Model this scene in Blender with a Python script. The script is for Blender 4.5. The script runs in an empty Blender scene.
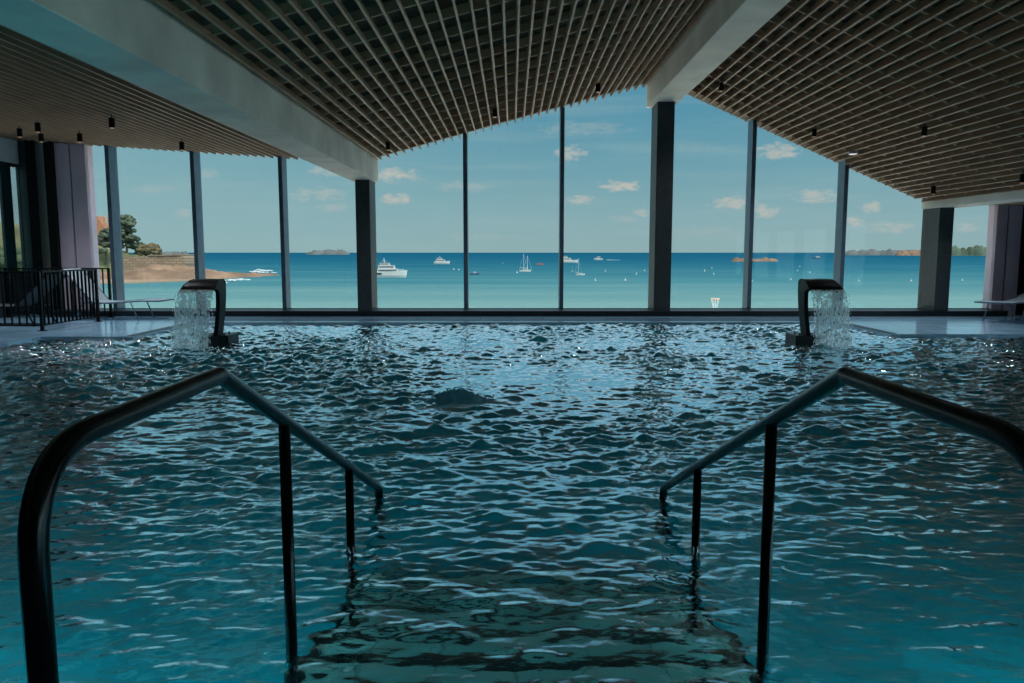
import bpy, bmesh, math, random
import numpy as np
from mathutils import Vector, Matrix, noise as mnoise

random.seed(7)
SC = bpy.context.scene
C = SC.collection
PI = math.pi

# ------------------------------------------------------------------ camera
FPX = 780.0
PITCH = math.atan(89 / FPX)
CAMZ = 1.3
cam = bpy.data.objects.new('camera', bpy.data.cameras.new('camera'))
C.objects.link(cam)
cam.location = (0, 0, CAMZ)
cam.rotation_euler = (PI / 2 - PITCH, 0, 0)
cam.data.sensor_width = 36
cam.data.lens = FPX / 1024 * 36
cam.data.clip_start = 0.05
cam.data.clip_end = 60000
SC.camera = cam


def lin(r, g, b):
    f = lambda v: (v / 255 / 12.92) if v / 255 <= .04045 else ((v / 255 + .055) / 1.055) ** 2.4
    return (f(r), f(g), f(b), 1)


# ------------------------------------------------------------------ sky
SKY_STRENGTH = 1.0
SUN_STRENGTH = 3.4
W = bpy.data.worlds.new('sky')
SC.world = W
W.use_nodes = True
nt = W.node_tree
nt.nodes.clear()


def nd(nt, typ, **kw):
    n = nt.nodes.new(typ)
    for k, v in kw.items():
        setattr(n, k, v)
    return n


def mth(nt, op, a, b=None, c=None, clamp=False):
    n = nt.nodes.new('ShaderNodeMath')
    n.operation = op
    n.use_clamp = clamp
    for i, v in enumerate((a, b, c)):
        if v is None:
            continue
        if isinstance(v, (int, float)):
            n.inputs[i].default_value = v
        else:
            nt.links.new(v, n.inputs[i])
    return n.outputs[0]


def mixc(nt, fac, a, b):
    n = nt.nodes.new('ShaderNodeMix')
    n.data_type = 'RGBA'
    for sock, v in ((n.inputs[0], fac), (n.inputs[6], a), (n.inputs[7], b)):
        if isinstance(v, (int, float)):
            sock.default_value = v
        elif isinstance(v, tuple):
            sock.default_value = v
        else:
            nt.links.new(v, sock)
    return n.outputs[2]


def ramp(nt, fac, stops):
    n = nt.nodes.new('ShaderNodeValToRGB')
    el = n.color_ramp.elements
    while len(el) < len(stops):
        el.new(0.5)
    for e, (p, c) in zip(el, stops):
        e.position = p
        e.color = c
    if not isinstance(fac, (int, float)):
        nt.links.new(fac, n.inputs[0])
    return n.outputs[0]


tc = nd(nt, 'ShaderNodeTexCoord')
sep = nd(nt, 'ShaderNodeSeparateXYZ')
nt.links.new(tc.outputs['Generated'], sep.inputs[0])
sx, sy, sz = sep.outputs
grad = ramp(nt, sz, [(0.0, lin(150, 180, 183)), (0.04, lin(143, 178, 184)), (0.10, lin(118, 166, 180)),
                     (0.17, lin(92, 152, 175)), (0.24, lin(84, 146, 174)), (0.36, lin(190, 212, 226)), (1.0, lin(190, 212, 228))])
# paler haze towards the west (left) side
hz = mth(nt, 'MULTIPLY_ADD', sx, -0.9, 0.05, clamp=True)
grad = mixc(nt, mth(nt, 'MULTIPLY', hz, 0.8), grad, lin(152, 190, 194))
ysafe = mth(nt, 'MAXIMUM', sy, 0.08)
su = mth(nt, 'DIVIDE', sx, ysafe)
sw = mth(nt, 'DIVIDE', sz, ysafe)
cv = nd(nt, 'ShaderNodeCombineXYZ')
nt.links.new(su, cv.inputs[0])
nt.links.new(mth(nt, 'MULTIPLY', sw, 2.2), cv.inputs[1])
nz = nd(nt, 'ShaderNodeTexNoise')
nz.inputs['Scale'].default_value = 62
nz.inputs['Detail'].default_value = 5
nz.inputs['Roughness'].default_value = 0.62
nt.links.new(cv.outputs[0], nz.inputs['Vector'])
wob = mth(nt, 'MULTIPLY', mth(nt, 'SUBTRACT', nz.outputs[0], 0.5), 4.2)
CL = [(397, 177, 24, 6, .9), (398, 200, 16, 5, .9), (466, 188, 26, 5, .30), (571, 156, 16, 6, .75), (618, 188, 20, 5, .95),
      (579, 201, 12, 4, .8), (641, 213, 8, 4, .55), (622, 219, 14, 4, .25), (771, 154, 20, 7, .85), (731, 204, 24, 6, .8),
      (763, 213, 12, 6, .8), (812, 197, 22, 6, .8), (866, 208, 10, 5, .75), (848, 223, 12, 5, .85), (884, 228, 22, 5, .5),
      (905, 190, 16, 4, .3), (962, 228, 10, 4, .5), (320, 196, 30, 6, .45), (337, 208, 16, 4, .35), (213, 176, 12, 5, .35),
      (160, 190, 20, 4, .22), (185, 214, 10, 4, .35), (330, 172, 18, 6, .55), (480, 237, 40, 3, .12), (700, 232, 60, 4, .15),
      (950, 206, 16, 4, .4), (580, 132, 40, 6, .25), (690, 150, 40, 4, .12)]
acc = None
for (px, py, rx, ry, st) in CL:
    du = mth(nt, 'DIVIDE', mth(nt, 'SUBTRACT', su, (px - 512) / FPX), rx * 1.2 / FPX)
    dw = mth(nt, 'DIVIDE', mth(nt, 'SUBTRACT', sw, (252.5 - py) / FPX), ry * 1.3 / FPX)
    d2 = mth(nt, 'ADD', mth(nt, 'MULTIPLY', du, du), mth(nt, 'MULTIPLY', dw, dw))
    v = mth(nt, 'MULTIPLY', mth(nt, 'SUBTRACT', mth(nt, 'ADD', 0.9, wob), d2, clamp=True), st)
    acc = v if acc is None else mth(nt, 'MAXIMUM', acc, v)
grad = mixc(nt, mth(nt, 'MULTIPLY', acc, 0.95), grad, lin(196, 194, 186))
# thin streaks of high cloud
st2 = nd(nt, 'ShaderNodeTexNoise')
st2.inputs['Scale'].default_value = 4
st2.inputs['Detail'].default_value = 4
mp = nd(nt, 'ShaderNodeMapping')
mp.inputs['Scale'].default_value = (1, 5, 1)
nt.links.new(cv.outputs[0], mp.inputs[0])
nt.links.new(mp.outputs[0], st2.inputs['Vector'])
grad = mixc(nt, mth(nt, 'MULTIPLY', mth(nt, 'SUBTRACT', st2.outputs[0], 0.48, clamp=True), 1.2), grad, lin(165, 188, 190))
# the south eastern part of the sky, on the sun's side, is far brighter
side = mth(nt, 'SUBTRACT', mth(nt, 'MULTIPLY', sx, 1.1), mth(nt, 'MULTIPLY', sy, 0.7))
south = mth(nt, 'MULTIPLY', mth(nt, 'SUBTRACT', side, 0.25, clamp=True), 4.0)
overhead = mth(nt, 'MULTIPLY', mth(nt, 'MULTIPLY_ADD', sz, 3.0, -0.8, clamp=True), 0.1)
bg = nd(nt, 'ShaderNodeBackground')
nt.links.new(mth(nt, 'MULTIPLY', mth(nt, 'ADD', mth(nt, 'ADD', south, overhead), 1.0), SKY_STRENGTH), bg.inputs[1])
nt.links.new(grad, bg.inputs[0])
wo = nd(nt, 'ShaderNodeOutputWorld')
nt.links.new(bg.outputs[0], wo.inputs[0])

# ------------------------------------------------------------------ sun, high behind the building
sun = bpy.data.objects.new('sun', bpy.data.lights.new('sun', 'SUN'))
C.objects.link(sun)
sun.data.energy = SUN_STRENGTH
sun.data.angle = math.radians(0.6)
sun.data.color = (1.0, 0.9, 0.78)
sun.rotation_euler = Vector((0.3, -0.8, 1.35)).to_track_quat('Z', 'Y').to_euler()

vs = SC.view_settings
vs.view_transform = 'Standard'
vs.look = 'None'
vs.exposure = 0.0
vs.gamma = 1.0
vs.use_curve_mapping = False
cy = SC.cycles
cy.max_bounces = 10
cy.diffuse_bounces = 4
cy.glossy_bounces = 5
cy.transmission_bounces = 8
cy.transparent_max_bounces = 16
cy.sample_clamp_indirect = 6
cy.blur_glossy = 0.5
try:
    cy.use_denoising = True
except Exception:
    pass


# ------------------------------------------------------------------ materials
def new_mat(name):
    m = bpy.data.materials.new(name)
    m.use_nodes = True
    m.node_tree.nodes.clear()
    out = m.node_tree.nodes.new('ShaderNodeOutputMaterial')
    return m, m.node_tree, out


def mat(name, col, rough=.5, metal=0., var=.12, scale=6., bump=0., bscale=None, stretch=None, spec=.5, coat=0.):
    """a principled surface with a procedural colour mottle and bump"""
    m, t, out = new_mat(name)
    b = nd(t, 'ShaderNodeBsdfPrincipled')
    tcn = nd(t, 'ShaderNodeTexCoord')
    src = tcn.outputs['Object']
    if stretch:
        mpn = nd(t, 'ShaderNodeMapping')
        mpn.inputs['Scale'].default_value = stretch
        t.links.new(src, mpn.inputs[0])
        src = mpn.outputs[0]
    n = nd(t, 'ShaderNodeTexNoise')
    n.inputs['Scale'].default_value = scale
    n.inputs['Detail'].default_value = 4
    t.links.new(src, n.inputs['Vector'])
    dk = tuple(max(0, c * (1 - 2 * var)) for c in col[:3]) + (1,)
    lt = tuple(min(1, c * (1 + 2 * var)) for c in col[:3]) + (1,)
    t.links.new(ramp(t, n.outputs[0], [(.25, dk), (.75, lt)]), b.inputs['Base Color'])
    b.inputs['Roughness'].default_value = rough
    b.inputs['Metallic'].default_value = metal
    b.inputs['Specular IOR Level'].default_value = spec
    b.inputs['Coat Weight'].default_value = coat
    if bump:
        n2 = nd(t, 'ShaderNodeTexNoise')
        n2.inputs['Scale'].default_value = bscale or scale * 3
        n2.inputs['Detail'].default_value = 4
        t.links.new(src, n2.inputs['Vector'])
        bp = nd(t, 'ShaderNodeBump')
        bp.inputs['Strength'].default_value = bump
        bp.inputs['Distance'].default_value = .02
        t.links.new(n2.outputs[0], bp.inputs['Height'])
        t.links.new(bp.outputs[0], b.inputs['Normal'])
    t.links.new(b.outputs[0], out.inputs[0])
    return m


M = {}
M['concrete'] = mat('concrete', lin(240, 232, 220), .6, var=.10, scale=1.6, bump=.25, bscale=9)
M['slat'] = mat('slat_wood', lin(170, 140, 114), .5, var=.12, scale=3, stretch=(8, .6, 8))
M['batten'] = mat('batten_wood', lin(214, 178, 146), .6, var=.1)
M['backing'] = mat('acoustic_felt', lin(112, 95, 80), .95, var=.15, scale=20)
M['black_metal'] = mat('black_metal', lin(9, 13, 15), .4, metal=0., var=.1, spec=.2)
M['rail_metal'] = mat('rail_metal', lin(8, 11, 14), .26, metal=0., var=.1, spec=.35, coat=.1)
M['mullion'] = mat('dark_anodised_metal', lin(96, 116, 134), .35, metal=.4, var=.08)
M['column'] = mat('dark_column_paint', lin(58, 64, 67), .5, var=.12, scale=12, bump=.1)
M['curb'] = mat('dark_sill_metal', lin(20, 27, 33), .4, metal=.1)
M['mauve'] = mat('mauve_grey_panel', lin(226, 204, 218), .7, var=.05, scale=2)
M['white_wall'] = mat('white_plaster', lin(238, 242, 244), .8, var=.03)
M['dark_wall'] = mat('dark_wall_paint', lin(38, 50, 54), .6, var=.1)
M['teal_panel'] = mat('dark_teal_panel', lin(22, 58, 62), .4, var=.1)
M['room_wall'] = mat('grey_plaster', lin(80, 80, 78), .85, var=.05)
M['grate'] = mat('dark_drain_slats', lin(20, 52, 72), .5, var=.1)
M['fabric'] = mat('pale_grey_mesh_fabric', lin(225, 232, 238), .8, var=.05, scale=60, bump=.1)
M['fabric_sheer'] = mat('pale_sheer_mesh_fabric', lin(232, 238, 242), .8, var=.04, scale=60)
_t = M['fabric_sheer'].node_tree
_p = [n for n in _t.nodes if n.type == 'BSDF_PRINCIPLED'][0]
_tl = nd(_t, 'ShaderNodeBsdfTranslucent')
_tl.inputs[0].default_value = lin(232, 238, 242)
_mx = nd(_t, 'ShaderNodeMixShader')
_mx.inputs[0].default_value = .55
_t.links.new(_p.outputs[0], _mx.inputs[1])
_t.links.new(_tl.outputs[0], _mx.inputs[2])
_t.links.new(_mx.outputs[0], [n for n in _t.nodes if n.type == 'OUTPUT_MATERIAL'][0].inputs[0])
M['aerated'] = mat('aerated_water', lin(205, 232, 242), .35, var=.15, scale=25, bump=1.0, bscale=60)
_t = M['aerated'].node_tree
_p = [n for n in _t.nodes if n.type == 'BSDF_PRINCIPLED'][0]
_tl = nd(_t, 'ShaderNodeBsdfTranslucent')
_tl.inputs[0].default_value = lin(190, 228, 245)
_mx = nd(_t, 'ShaderNodeMixShader')
_mx.inputs[0].default_value = .6
_t.links.new(_p.outputs[0], _mx.inputs[1])
_t.links.new(_tl.outputs[0], _mx.inputs[2])
_t.links.new(_mx.outputs[0], [n for n in _t.nodes if n.type == 'OUTPUT_MATERIAL'][0].inputs[0])
M['dark_fabric'] = mat('dark_mesh_fabric', lin(60, 66, 72), .85, var=.08, scale=60, bump=.1)
M['terrace'] = mat('pale_sand', lin(238, 228, 210), .9, var=.05, scale=.3)
M['sand'] = mat('beach_sand', lin(142, 120, 98), .9, var=.12, scale=.08, bump=.3, bscale=.6)
M['rock'] = mat('tan_granite', lin(124, 98, 78), .9, var=.25, scale=.12, bump=.8, bscale=.5)
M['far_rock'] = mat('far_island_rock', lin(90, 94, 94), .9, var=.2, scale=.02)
M['green_hill'] = mat('grassy_hill', lin(100, 100, 66), .95, var=.25, scale=.06, bump=.5, bscale=.3)
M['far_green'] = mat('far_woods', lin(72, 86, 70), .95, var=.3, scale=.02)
M['bark'] = mat('bark', lin(90, 76, 62), .9, var=.2, scale=3)
M['leaf_dark'] = mat('dark_pine_foliage', lin(66, 74, 56), .9, var=.35, scale=.5)
M['leaf_brown'] = mat('olive_brown_foliage', lin(92, 80, 54), .9, var=.35, scale=.5)
M['leaf_green'] = mat('green_foliage', lin(78, 92, 64), .9, var=.35, scale=.5)
M['boat_white'] = mat('white_gelcoat', lin(190, 188, 182), .45, var=.03)
M['boat_dark'] = mat('dark_boat_glass', lin(45, 60, 72), .2, var=.1)
M['boat_red'] = mat('red_brown_hull', lin(176, 98, 84), .5, var=.1)
M['boat_blue'] = mat('navy_hull', lin(52, 72, 92), .5, var=.1)
M['mast'] = mat('pale_alloy', lin(215, 218, 218), .4, var=.05)
M['foam'] = mat('sea_foam', lin(185, 190, 190), .9, var=.05, scale=2, bump=.5)
M['house_wall'] = mat('pale_render', lin(170, 160, 146), .85, var=.05, scale=.3)
M['roof_tile'] = mat('orange_roof_tile', lin(160, 108, 78), .8, var=.12, scale=1.5)
M['slate'] = mat('slate_roof', lin(92, 98, 106), .7, var=.12, scale=1.5)
M['orange'] = mat('orange_plastic', lin(225, 130, 70), .5, var=.05)


def brick_mat(name, col, mortar, sx_, sy_, off=.5, rough=.5, bump=.4, msize=.02, spec=.5, var=.15, coords='Object', rot=None):
    m, t, out = new_mat(name)
    b = nd(t, 'ShaderNodeBsdfPrincipled')
    tcn = nd(t, 'ShaderNodeTexCoord')
    mpn = nd(t, 'ShaderNodeMapping')
    if rot:
        mpn.inputs['Rotation'].default_value = rot
    t.links.new(tcn.outputs[coords], mpn.inputs[0])
    br = nd(t, 'ShaderNodeTexBrick')
    br.offset = off
    br.inputs['Scale'].default_value = 1
    br.inputs['Brick Width'].default_value = sx_
    br.inputs['Row Height'].default_value = sy_
    br.inputs['Mortar Size'].default_value = msize
    br.inputs['Color1'].default_value = tuple(c * (1 - var) for c in col[:3]) + (1,)
    br.inputs['Color2'].default_value = tuple(min(1, c * (1 + var)) for c in col[:3]) + (1,)
    br.inputs['Mortar'].default_value = mortar
    t.links.new(mpn.outputs[0], br.inputs[0])
    t.links.new(br.outputs[0], b.inputs['Base Color'])
    b.inputs['Roughness'].default_value = rough
    b.inputs['Specular IOR Level'].default_value = spec
    bp = nd(t, 'ShaderNodeBump')
    bp.inputs['Strength'].default_value = bump
    bp.inputs['Distance'].default_value = .005
    bp.invert = True
    t.links.new(br.outputs['Fac'], bp.inputs['Height'])
    t.links.new(bp.outputs[0], b.inputs['Normal'])
    t.links.new(b.outputs[0], out.inputs[0])
    return m


M['deck'] = brick_mat('wet_grey_deck_tile', lin(160, 204, 232), lin(122, 158, 180), 1.2, .6, rough=.13, bump=.1, msize=.006, spec=.9)
M['pool_tile'] = brick_mat('teal_pool_mosaic', lin(7, 140, 154), lin(6, 112, 124), .3, .3, off=0, rough=.5, msize=.008)
M['step_tile'] = brick_mat('grey_green_step_tile', lin(140, 200, 192), lin(110, 160, 152), .3, .3, off=0, rough=.5, msize=.008)
M['nosing'] = mat('dark_nosing_strip', lin(10, 24, 30), .6, var=.1)
M['fort'] = brick_mat('fort_stone', lin(138, 118, 98), lin(104, 90, 75), 2.4, 1.0, rough=.95, msize=.12, rot=(PI / 2, 0, 0), var=.2)


def glass_mat(name, tint, refl=.05):
    m, t, out = new_mat(name)
    tr = nd(t, 'ShaderNodeBsdfTransparent')
    tr.inputs[0].default_value = tint
    gl = nd(t, 'ShaderNodeBsdfGlossy')
    gl.inputs['Roughness'].default_value = .02
    fr = nd(t, 'ShaderNodeFresnel')
    fr.inputs[0].default_value = 1.45
    n = nd(t, 'ShaderNodeTexNoise')          # faint smears on the panes
    n.inputs['Scale'].default_value = 1.2
    n.inputs['Detail'].default_value = 3
    tcn = nd(t, 'ShaderNodeTexCoord')
    t.links.new(tcn.outputs['Object'], n.inputs['Vector'])
    mx = nd(t, 'ShaderNodeMixShader')
    t.links.new(mth(t, 'MULTIPLY', fr.outputs[0], mth(t, 'MULTIPLY_ADD', n.outputs[0], .6, .2)), mx.inputs[0])
    t.links.new(tr.outputs[0], mx.inputs[1])
    t.links.new(gl.outputs[0], mx.inputs[2])
    t.links.new(mx.outputs[0], out.inputs[0])
    return m


M['glass'] = glass_mat('clear_window_glass', (.96, .98, .98, 1))


def emis(name, col, s):
    m, t, out = new_mat(name)
    e = nd(t, 'ShaderNodeEmission')
    e.inputs[0].default_value = col
    e.inputs[1].default_value = s
    t.links.new(e.outputs[0], out.inputs[0])
    return m


M['lamp_glow'] = emis('warm_lamp_lens', (1, .62, .42, 1), .4)
M['down_glow'] = emis('lit_downlight_lens', (1, .97, .9, 1), .8)
M['pool_glow'] = emis('pool_lamp_lens', (.7, .95, 1, 1), 4)


def water_mat():
    m, t, out = new_mat('pool_water')
    tcn = nd(t, 'ShaderNodeTexCoord')
    mpn = nd(t, 'ShaderNodeMapping')
    mpn.inputs['Scale'].default_value = (.6, 1, 1)
    t.links.new(tcn.outputs['Object'], mpn.inputs[0])
    n = nd(t, 'ShaderNodeTexNoise')
    n.inputs['Scale'].default_value = 26
    n.inputs['Detail'].default_value = 4
    t.links.new(mpn.outputs[0], n.inputs['Vector'])
    bp = nd(t, 'ShaderNodeBump')
    bp.inputs['Strength'].default_value = .2
    bp.inputs['Distance'].default_value = .012
    t.links.new(n.outputs[0], bp.inputs['Height'])
    fr = nd(t, 'ShaderNodeFresnel')
    fr.inputs[0].default_value = 1.33
    gl = nd(t, 'ShaderNodeBsdfGlossy')
    gl.inputs['Roughness'].default_value = .03
    gl.inputs[0].default_value = (.76, .94, 1, 1)
    rf = nd(t, 'ShaderNodeBsdfRefraction')
    rf.inputs['IOR'].default_value = 1.33
    rf.inputs['Roughness'].default_value = .02
    rf.inputs[0].default_value = (.72, .96, .98, 1)
    for s in (fr, gl, rf):
        t.links.new(bp.outputs[0], s.inputs['Normal'])
    mx = nd(t, 'ShaderNodeMixShader')
    t.links.new(mth(t, 'MULTIPLY', fr.outputs[0], 4.2, clamp=True), mx.inputs[0])
    t.links.new(rf.outputs[0], mx.inputs[1])
    t.links.new(gl.outputs[0], mx.inputs[2])
    t.links.new(mx.outputs[0], out.inputs[0])
    return m


M['water'] = water_mat()


def sea_mat():
    m, t, out = new_mat('sea_water')
    tcn = nd(t, 'ShaderNodeTexCoord')
    sp = nd(t, 'ShaderNodeSeparateXYZ')
    t.links.new(tcn.outputs['Object'], sp.inputs[0])
    # turquoise shallows over sand near the shore, deep blue further out
    mpn = nd(t, 'ShaderNodeMapping')
    mpn.inputs['Scale'].default_value = (.008, .035, 1)
    t.links.new(tcn.outputs['Object'], mpn.inputs[0])
    n = nd(t, 'ShaderNodeTexNoise')
    n.inputs['Scale'].default_value = 1
    n.inputs['Detail'].default_value = 6
    n.inputs['Roughness'].default_value = .65
    t.links.new(mpn.outputs[0], n.inputs['Vector'])
    inv = mth(t, 'DIVIDE', 120.0, mth(t, 'MAXIMUM', sp.outputs[1], 60.0))
    fac = mth(t, 'ADD', inv, mth(t, 'MULTIPLY', mth(t, 'SUBTRACT', n.outputs[0], .5), .6), clamp=True)
    col = ramp(t, fac, [(0.0, (.003, .07, .125, 1)), (.10, (.007, .082, .14, 1)), (.22, (.017, .11, .158, 1)),
                        (.45, (.05, .165, .195, 1)), (.85, (.14, .255, .25, 1))])
    d = nd(t, 'ShaderNodeBsdfDiffuse')
    t.links.new(col, d.inputs[0])
    g = nd(t, 'ShaderNodeBsdfGlossy')
    g.inputs['Roughness'].default_value = .35
    n2 = nd(t, 'ShaderNodeTexNoise')
    n2.inputs['Scale'].default_value = .35
    n2.inputs['Detail'].default_value = 5
    t.links.new(tcn.outputs['Object'], n2.inputs['Vector'])
    bp = nd(t, 'ShaderNodeBump')
    bp.inputs['Strength'].default_value = .6
    bp.inputs['Distance'].default_value = .6
    t.links.new(n2.outputs[0], bp.inputs['Height'])
    t.links.new(bp.outputs[0], g.inputs['Normal'])
    t.links.new(bp.outputs[0], d.inputs['Normal'])
    mx = nd(t, 'ShaderNodeMixShader')
    mx.inputs[0].default_value = .012
    t.links.new(d.outputs[0], mx.inputs[1])
    t.links.new(g.outputs[0], mx.inputs[2])
    t.links.new(mx.outputs[0], out.inputs[0])
    return m


M['sea'] = sea_mat()


def fall_mat():
    """a thin broken sheet of falling water: clear gaps, glassy film, white aerated drops"""
    m, t, out = new_mat('falling_water')
    tcn = nd(t, 'ShaderNodeTexCoord')
    mpn = nd(t, 'ShaderNodeMapping')
    mpn.inputs['Scale'].default_value = (34, 34, 12)
    t.links.new(tcn.outputs['Object'], mpn.inputs[0])
    n = nd(t, 'ShaderNodeTexNoise')
    n.inputs['Scale'].default_value = 1
    n.inputs['Detail'].default_value = 3
    t.links.new(mpn.outputs[0], n.inputs['Vector'])
    bp = nd(t, 'ShaderNodeBump')
    bp.inputs['Strength'].default_value = 1
    bp.inputs['Distance'].default_value = .02
    t.links.new(n.outputs[0], bp.inputs['Height'])
    tr = nd(t, 'ShaderNodeBsdfTransparent')
    tr.inputs[0].default_value = (.88, .95, .97, 1)
    gl = nd(t, 'ShaderNodeBsdfGlossy')
    gl.inputs['Roughness'].default_value = .08
    tl = nd(t, 'ShaderNodeBsdfTranslucent')
    tl.inputs[0].default_value = (.95, .99, 1, 1)
    df = nd(t, 'ShaderNodeBsdfDiffuse')
    df.inputs[0].default_value = (.95, .98, 1, 1)
    for s in (gl, df, tl):
        t.links.new(bp.outputs[0], s.inputs['Normal'])
    a1 = nd(t, 'ShaderNodeAddShader')
    t.links.new(tl.outputs[0], a1.inputs[0])
    t.links.new(df.outputs[0], a1.inputs[1])
    m1 = nd(t, 'ShaderNodeMixShader')
    m1.inputs[0].default_value = .25
    t.links.new(a1.outputs[0], m1.inputs[1])
    t.links.new(gl.outputs[0], m1.inputs[2])
    m2 = nd(t, 'ShaderNodeMixShader')
    k = mth(t, 'MULTIPLY', mth(t, 'SUBTRACT', n.outputs[0], .34, clamp=True), 6.0, clamp=True)
    t.links.new(mth(t, 'MULTIPLY', k, .85), m2.inputs[0])
    t.links.new(tr.outputs[0], m2.inputs[1])
    t.links.new(m1.outputs[0], m2.inputs[2])
    t.links.new(m2.outputs[0], out.inputs[0])
    return m


M['fall'] = fall_mat()


# ------------------------------------------------------------------ helpers
def obj(name, bm, material, parent=None, smooth=False):
    me = bpy.data.meshes.new(name)
    bmesh.ops.recalc_face_normals(bm, faces=bm.faces[:])
    bm.to_mesh(me)
    bm.free()
    for m in (material if isinstance(material, (list, tuple)) else [material]):
        me.materials.append(m)
    if smooth:
        for p in me.polygons:
            p.use_smooth = True
    o = bpy.data.objects.new(name, me)
    C.objects.link(o)
    if parent is not None:
        o.parent = parent
    return o


def tag(o, label=None, cat=None, group=None, kind=None):
    if label:
        o['label'] = label
    if cat:
        o['category'] = cat
    if group:
        o['group'] = group
    if kind:
        o['kind'] = kind
    return o


def thing(name, label, cat, loc=(0, 0, 0), rz=0, group=None):
    o = bpy.data.objects.new(name, None)
    o.empty_display_size = .1
    C.objects.link(o)
    o.location = loc
    o.rotation_euler = (0, 0, rz)
    return tag(o, label, cat, group)


def struct(name, bm, m, parent=None, label=None, cat=None, smooth=False):
    o = obj(name, bm, m, parent, smooth)
    if parent is None:
        o['kind'] = 'structure'
        tag(o, label, cat)
    return o


def copy_tree(o, parent=None):
    c = o.copy()
    C.objects.link(c)
    if parent is not None:
        c.parent = parent
    for ch in [k for k in bpy.data.objects if k.parent == o]:
        copy_tree(ch, c)
    return c


def B():
    return bmesh.new()


def box(bm, x0, x1, y0, y1, z0, z1, bev=0, mi=0):
    vs_ = [bm.verts.new((x, y, z)) for z in (z0, z1) for y in (y0, y1) for x in (x0, x1)]
    fs = [bm.faces.new([vs_[i] for i in f]) for f in
          ((0, 2, 3, 1), (4, 5, 7, 6), (0, 1, 5, 4), (2, 6, 7, 3), (0, 4, 6, 2), (1, 3, 7, 5))]
    for f in fs:
        f.material_index = mi
    if bev:
        es = list({e for f in fs for e in f.edges})
        bmesh.ops.bevel(bm, geom=es, offset=bev, segments=2, affect='EDGES', profile=.5)
    return bm


def prism(bm, pts, d, axis='y', mi=0):
    """closed polygon swept by d; axis y: pts are (x,z) from y=d0 to d1; axis x: pts are (y,z)"""
    d0, d1 = d
    mk = (lambda p, q: (p[0], q, p[1])) if axis == 'y' else (lambda p, q: (q, p[0], p[1])) if axis == 'x' else (lambda p, q: (p[0], p[1], q))
    a = [bm.verts.new(mk(p, d0)) for p in pts]
    b = [bm.verts.new(mk(p, d1)) for p in pts]
    fs = [bm.faces.new(a), bm.faces.new(b[::-1])]
    for i in range(len(pts)):
        j = (i + 1) % len(pts)
        fs.append(bm.faces.new((a[i], b[i], b[j], a[j])))
    for f in fs:
        f.material_index = mi
    return bm


def tube(bm, pts, r, seg=16, caps=True):
    """swept round tube along points; r number or list"""
    pts = [Vector(p) for p in pts]
    n = len(pts)
    rs = r if isinstance(r, (list, tuple)) else [r] * n
    up = Vector((1, 0, 0))
    t0 = (pts[1] - pts[0]).normalized()
    if abs(t0.dot(up)) > .9:
        up = Vector((0, 0, 1))
    u = (up - t0 * up.dot(t0)).normalized()
    rings = []
    for i in range(n):
        t = (pts[min(i + 1, n - 1)] - pts[max(i - 1, 0)]).normalized()
        u = (u - t * u.dot(t)).normalized()
        v = t.cross(u)
        rings.append([bm.verts.new(pts[i] + (u * math.cos(a) + v * math.sin(a)) * rs[i])
                      for a in (2 * PI * k / seg for k in range(seg))])
    for a, b in zip(rings, rings[1:]):
        for k in range(seg):
            bm.faces.new((a[k], a[(k + 1) % seg], b[(k + 1) % seg], b[k]))
    if caps:
        bm.faces.new(rings[0][::-1])
        bm.faces.new(rings[-1])
    return bm


def lathe(bm, prof, cx=0, cy_=0, seg=20):
    rings = [[bm.verts.new((cx + r * math.cos(2 * PI * k / seg), cy_ + r * math.sin(2 * PI * k / seg), z)) for k in range(seg)]
             for r, z in prof]
    for a, b in zip(rings, rings[1:]):
        for k in range(seg):
            bm.faces.new((a[k], a[(k + 1) % seg], b[(k + 1) % seg], b[k]))
    bm.faces.new(rings[0][::-1])
    bm.faces.new(rings[-1])
    return bm


def fillet(pts, rad, n=8):
    """round the inner corners of a polyline"""
    pts = [Vector(p) for p in pts]
    out = [pts[0]]
    for i in range(1, len(pts) - 1):
        r = rad[i - 1] if isinstance(rad, (list, tuple)) else rad
        a, b, c = pts[i - 1], pts[i], pts[i + 1]
        d1, d2 = (a - b).normalized(), (c - b).normalized()
        ang = d1.angle(d2)
        t = min(r / math.tan(ang / 2), (a - b).length * .49, (c - b).length * .49)
        p1, p2 = b + d1 * t, b + d2 * t
        for k in range(n + 1):
            s = k / n
            out.append(p1 * (1 - s) ** 2 + b * 2 * s * (1 - s) + p2 * s * s)
    out.append(pts[-1])
    return out


def at(x, y, Y):
    """the point at depth Y seen at position x, y of the photograph (used for the far coast and boats)"""
    u, v = (x - 512) / FPX, (341.5 - y) / FPX
    c, s = math.cos(PITCH), math.sin(PITCH)
    d = Vector((u, c + v * s, -s + v * c))
    return Vector((0, 0, CAMZ)) + d * (Y / d.y)


# ================================================================== THE BUILDING
YW = 16.0            # glass line
DZ = .05             # deck level above the water
ZC = lambda x: 3.10 + (x + 2.69) * .270          # centre soffit
ZL = lambda x: 3.06 - (x + 3.2) * .067           # left soffit
ZR = lambda x: 4.50 - (x - 3.20) * .4384         # right soffit

# deck (with the pool opening)
PX0, PX1, PY0, PYS, PYF = -7.05, 9.2, 1.35, 11.6, 14.0
RX0, RX1, PYR = -5.67, 5.83, 11.95
bm = B()
for r in ((-10.6, 10.6, -6, PY0), (-10.6, PX0, PY0, 16.4), (PX0, RX0, PYS, 16.4), (RX0, RX1, PYF, 16.4),
          (RX1, PX1, PYR, 16.4), (PX1, 10.6, PY0, 16.4)):
    box(bm, *r, -.28, DZ)
struct('floor', bm, M['deck'], label='wet grey tiled deck around the indoor pool', cat='floor')

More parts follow.
